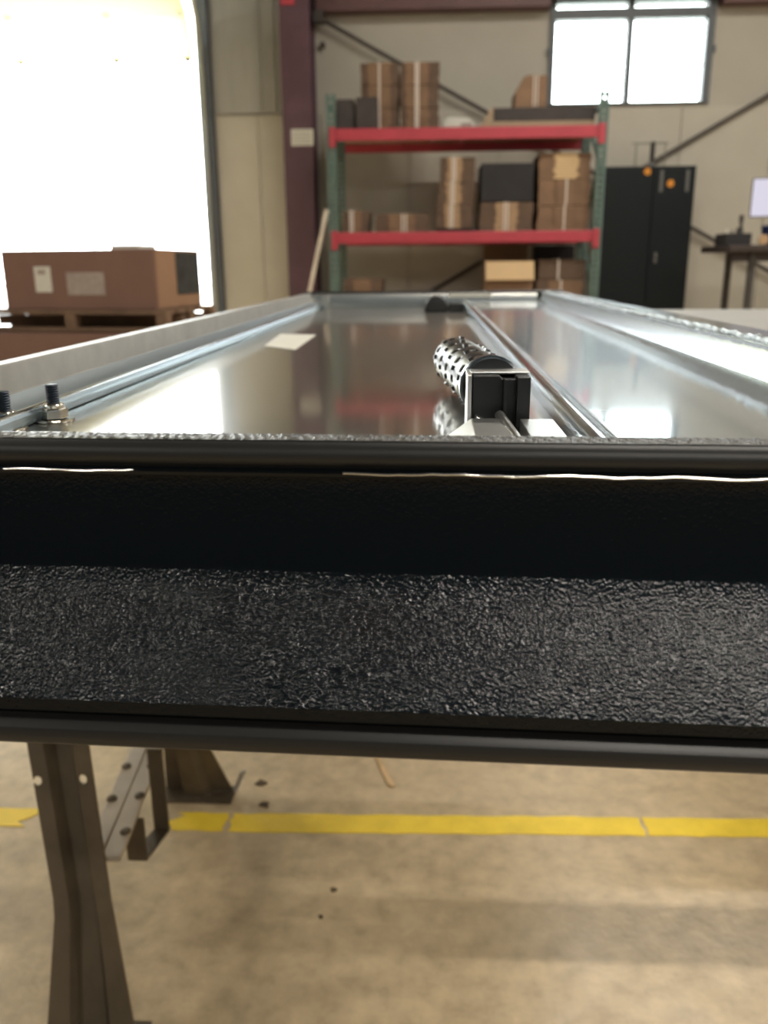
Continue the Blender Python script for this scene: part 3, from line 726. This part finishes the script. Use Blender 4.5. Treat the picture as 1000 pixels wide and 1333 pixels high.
bx = MB().box(2.465, 2.665, 7.45, 7.458, 1.1505, 1.245).box(2.465, 2.665, 7.742, 7.75, 1.1505, 1.245).box(2.465, 2.473, 7.4585, 7.7415, 1.1505, 1.245).box(2.657, 2.665, 7.4585, 7.7415, 1.1505, 1.245).box(2.4735, 2.6565, 7.4585, 7.7415, 1.1505, 1.157)
bx.build('tray_body', 'box_black', tb_)
for xx, hh, mt in ((2.50, .13, 'paper'), (2.545, .115, 'vent_grey'), (2.585, .135, 'rod_dark'), (2.625, .12, 'vent_grey')):
    MB().tube([(xx, 7.6, 1.1575), (xx + .01, 7.6, 1.1575 + hh)], [.013, .009], 10).build('part', mt, tb_)
bt = thing('spray_bottle', (2.66, 7.8, 1.1505), 'small dark bottle standing beside the tray on the workbench', 'bottle')
MB().lathe((2.69, 7.8, 1.1505), [(.024, 0), (.026, .01), (.026, .12), (.012, .16), (.011, .19)], 18).build('bottle_body', 'box_black', bt, smooth=True)
B(2.672, 2.705, 7.785, 7.815, 1.3406, 1.405).build('spray_head', 'rod_dark', bt, bevel=.005)
mo = thing('monitor', (3.0, 7.7, 1.1505), 'computer monitor with pale screen at the right picture edge', 'monitor')
a = Vector((.27, -.07, 0)); nrm = Vector((.07, .27, 0)).normalized(); c = Vector((2.995, 7.66, 1.535)); zt = Vector((0, 0, 1))
MB().obox(c, a, zt * .155, nrm * .016).build('bezel', 'box_black', mo, bevel=.004)
MB().obox(c - nrm * .0175, a * .975, zt * .147, nrm * .001).build('screen', 'screen', mo)
MB().obox(c + nrm * .03 - zt * .27, a * .12, zt * .112, nrm * .014).build('stand_neck', 'box_black', mo)
MB().obox(c + nrm * .03 - zt * .3785, a * .45, zt * .005, nrm * .10).build('stand_foot', 'box_black', mo)
bb = thing('blue_bin', (2.94, 7.5, 1.1505), 'blue plastic bin below the monitor on the workbench', 'bin')
MB().prism([(2.80, 1.1505), (2.775, 1.295), (3.06, 1.295), (3.04, 1.1505)], 'y', 7.40, 7.56).build('bin_body', 'blue_plastic', bb, bevel=.004)
B(2.77, 3.065, 7.395, 7.565, 1.2955, 1.305).build('bin_rim', 'blue_plastic', bb, bevel=.003)
tn = thing('tape_roll', (2.76, 7.38, 1.1505), 'small tan tape roll in front of the blue bin', 'tape roll')
MB().lathe((2.735, 7.383, 1.1905), [(.024, -.02), (.040, -.02), (.040, .008), (.024, .008)], 24, 'y').build('roll', 'cardboard_light', tn, smooth=True)

# ================================================================== PALLET STACK BY THE DOOR
ps = math.radians(-9)
O = Vector((-1.39, 4.42, 0)); ex = Vector((math.cos(ps), math.sin(ps), 0)); ey = Vector((-math.sin(ps), math.cos(ps), 0))
def pb(x0, x1, y0, y1, z0, z1, name, mt, par, bevel=.004):
    c = O + ex * (x0 + x1) / 2 + ey * (y0 + y1) / 2 + Vector((0, 0, (z0 + z1) / 2))
    return MB().obox(c, ex * (x1 - x0) / 2, ey * (y1 - y0) / 2, Vector((0, 0, (z1 - z0) / 2))).build(name, mt, par, bevel=bevel)
uc = thing('brown_crate', O + ex * -.4 + Vector((0, .3, .79)), 'large reddish-brown carton on a pallet in front of the roll door', 'box')
pb(-.875, 0, 0, .56, .795, 1.098, 'body', 'crate_brown', uc)
pb(.0005, .004, .012, .55, .80, 1.094, 'end_panel', 'crate_side', uc, .001)
pb(.0045, .008, .24, .53, .865, 1.085, 'dark_label', 'dark_label', uc, .001)
pb(-.685, -.590, -.004, -.0005, .885, 1.015, 'paper_label', 'paper', uc, .001)
pb(-.5, -.285, -.004, -.0005, .870, .985, 'paper_label', 'paper_grey', uc, .001)
pb(-.665, -.62, -.0055, -.0042, .975, 1.0, 'label_print', 'paper_grey', uc, .0)
pb(-.885, -.8755, .02, .07, .93, 1.0, 'red_tag', 'beam_red', uc, .001)
dl = lab(pb(-.29, -.13, .10, .30, 1.0985, 1.122, 'document_wallet', 'paper', None, .003), 'small pale packet lying on top of the brown carton', 'packet')
pl = thing('pallet', O + ex * -.4 + Vector((0, .3, .67)), 'wooden pallet between the two brown cartons by the roll door', 'pallet')
for k in range(5): pb(-1.05, .06, -.03 + k * .135, .075 + k * .135, .772, .7945, 'deck_board', 'pallet_wood', pl, .002)
for xx in (-1.05, -.52, .0):
    for yy in (-.03, .27, .555): pb(xx, xx + .06, yy, yy + .06, .705, .7715, 'block', 'pallet_wood', pl, .002)
for yy in (.16, .43): pb(-1.05, .06, yy, yy + .03, .7055, .7590, 'light_stop', 'pallet_wood', pl, .002)  # boards added inside to block daylight through the pallet gaps
for k in range(3): pb(-1.05, .06, -.03 + k * .29, .06 + k * .29, .684, .7045, 'bottom_board', 'pallet_wood', pl, .002)
lc = thing('brown_crate', O + ex * -.45 + Vector((0, .3, 0)), 'large brown carton standing on the floor beneath the pallet', 'box')
pb(-1.07, .03, -.05, .66, .0, .678, 'body', 'crate_brown', lc)
pb(-1.0, .01, .28, .33, .6785, .6835, 'tape_strip', 'crate_side', lc, .0)
